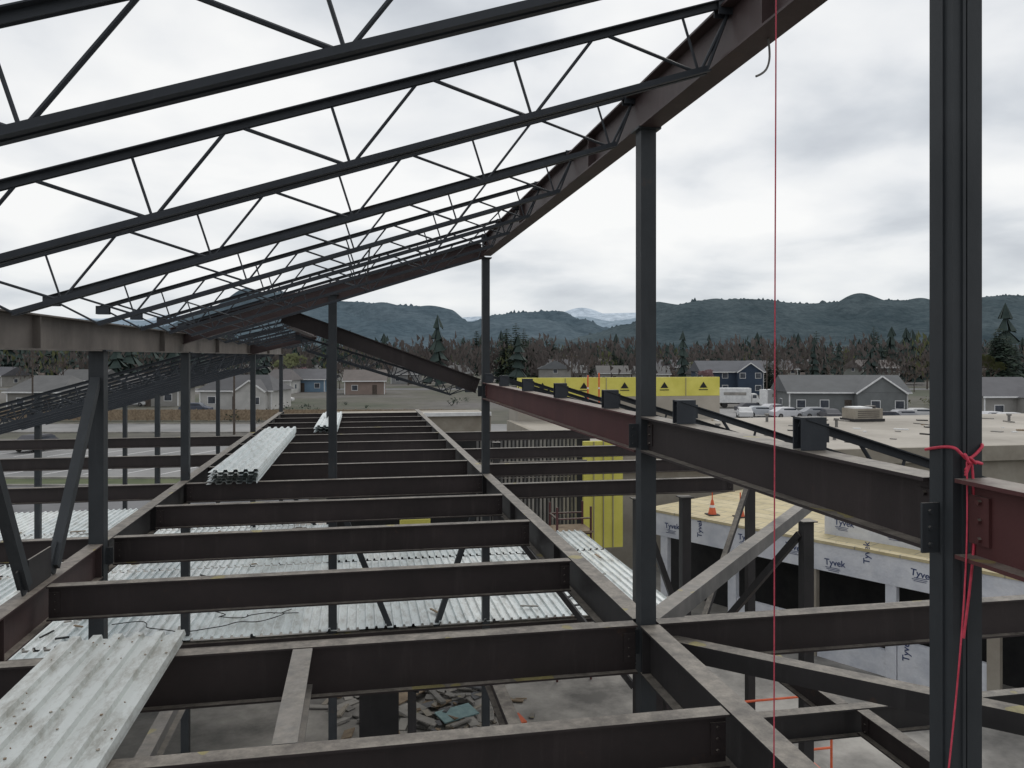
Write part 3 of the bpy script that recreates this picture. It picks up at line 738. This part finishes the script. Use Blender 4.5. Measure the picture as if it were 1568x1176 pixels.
for u,vb,c,r,v in ((1185,634,(.6,.6,.62),.4,False),(1205,640,(.62,.62,.64),.2,False),(1165,638,(.5,.52,.55),0,False),(1150,632,(.08,.08,.09),.1,False),(1225,632,(.65,.65,.66),.3,False),(1140,640,(.6,.6,.6),1.4,False),(1250,640,(.35,.36,.38),.1,False),
    (1520,648,(.6,.6,.62),.2,False),(1550,650,(.62,.62,.62),0,False),(1505,642,(.1,.12,.2),.3,False),(1535,640,(.5,.5,.5),.1,True),(1385,645,(.4,.4,.42),.1,False),(1410,642,(.6,.6,.6),0,False),(1360,648,(.05,.05,.06),.1,False),(1270,643,(.10,.10,.11),1.5,False),
    (205,622,(.6,.6,.6),0,False),(300,632,(.08,.09,.12),0,False),(430,616,(.6,.6,.6),0,False),(60,690,(.08,.08,.09),1.4,False)):
    l,d=uh(u,vb); car(l,d,c,r,v)
for l,d in ((-30,86),(9,120),(40,125),(-62,103),(70,130)):
    b=MB(); p=W(l,d,GZ); b.rod(p,p+Z*9,.13,M['bark'],7,.09); b.bar(p+Z*8.4-Vector((1,0,0)),p+Z*8.4+Vector((1,0,0)),.1,.12,M['bark'])
    for k in(-.8,.8): b.rod(p+Z*8.46+Vector((k,0,0)),p+Z*8.65+Vector((k,0,0)),.05,M['hss'])
    b.obj('utility_pole')
b=MB()
for i in range(40): 
    p=W(-70+i*1.6,104,GZ); b.box(p+Z*.8,(.1,.1,1.6),M['wood'],-A); b.frame(p+W(.8,0,.8),Vector((CA,-SA,0)),Vector((SA,CA,0)),Z,1.5,.03,1.4,M['wood'])
b.obj('wood_fence')

# ================================================================= WORLD / LIGHT / CAMERA
w=bpy.data.worlds.new('World'); scene.world=w; w.use_nodes=True; nt=w.node_tree; nt.nodes.clear()
out=N(nt,'ShaderNodeOutputWorld'); sky=N(nt,'ShaderNodeTexSky',sky_type='NISHITA'); sky.sun_disc=False
sky.sun_elevation=math.radians(48); sky.sun_rotation=math.radians(35)
bg1=N(nt,'ShaderNodeBackground'); bg1.inputs[1].default_value=.08; nt.links.new(sky.outputs[0],bg1.inputs[0])
tc=N(nt,'ShaderNodeTexCoord'); sp=N(nt,'ShaderNodeSeparateXYZ'); nt.links.new(tc.outputs['Generated'],sp.inputs[0])
zz=math_(nt,'ADD',math_(nt,'MAXIMUM',sp.outputs[2],0),.24)
cb_=N(nt,'ShaderNodeCombineXYZ'); nt.links.new(math_(nt,'DIVIDE',sp.outputs[0],zz),cb_.inputs[0]); nt.links.new(math_(nt,'DIVIDE',sp.outputs[1],zz),cb_.inputs[1])
cb_.inputs[2].default_value=1.3
n1=noise(nt,1.9,7,.47,cb_.outputs[0],.15); n2=noise(nt,.7,2,.5,cb_.outputs[0])
f=math_(nt,'ADD',math_(nt,'MULTIPLY',n1,.6),math_(nt,'MULTIPLY',n2,.4))
cl=ramp(nt,f,[(.37,(.50,.53,.575)),(.445,(.65,.68,.715)),(.51,(.82,.835,.85)),(.60,(.95,.95,.94))])
hz=ramp(nt,sp.outputs[2],[(0.0,(1,1,1)),(.12,(0,0,0))])
cl2=mixc(nt,math_(nt,'MULTIPLY',hz,.55),cl,(.70,.75,.80))
bg2=N(nt,'ShaderNodeBackground'); bg2.inputs[1].default_value=1.04; nt.links.new(cl2,bg2.inputs[0])
ms=N(nt,'ShaderNodeMixShader'); ms.inputs[0].default_value=.93
nt.links.new(bg1.outputs[0],ms.inputs[1]); nt.links.new(bg2.outputs[0],ms.inputs[2]); nt.links.new(ms.outputs[0],out.inputs[0])
sd=bpy.data.lights.new('sun','SUN'); sd.energy=1.1; sd.angle=math.radians(25); sd.color=(1,.97,.92)
so=bpy.data.objects.new('sun',sd); scene.collection.objects.link(so)
dirv=Vector((math.sin(math.radians(35))*math.cos(math.radians(48)),math.cos(math.radians(35))*math.cos(math.radians(48)),math.sin(math.radians(48))))
so.rotation_euler=dirv.to_track_quat('Z','Y').to_euler()
cam=bpy.data.cameras.new('camera'); co=bpy.data.objects.new('camera',cam); scene.collection.objects.link(co)
co.rotation_euler=(math.radians(90),0,-A); cam.lens=28; cam.sensor_width=36; cam.shift_y=-.0274; cam.clip_end=30000; cam.clip_start=.05
scene.camera=co
scene.view_settings.view_transform='Standard'; scene.view_settings.look='None'; scene.view_settings.exposure=0
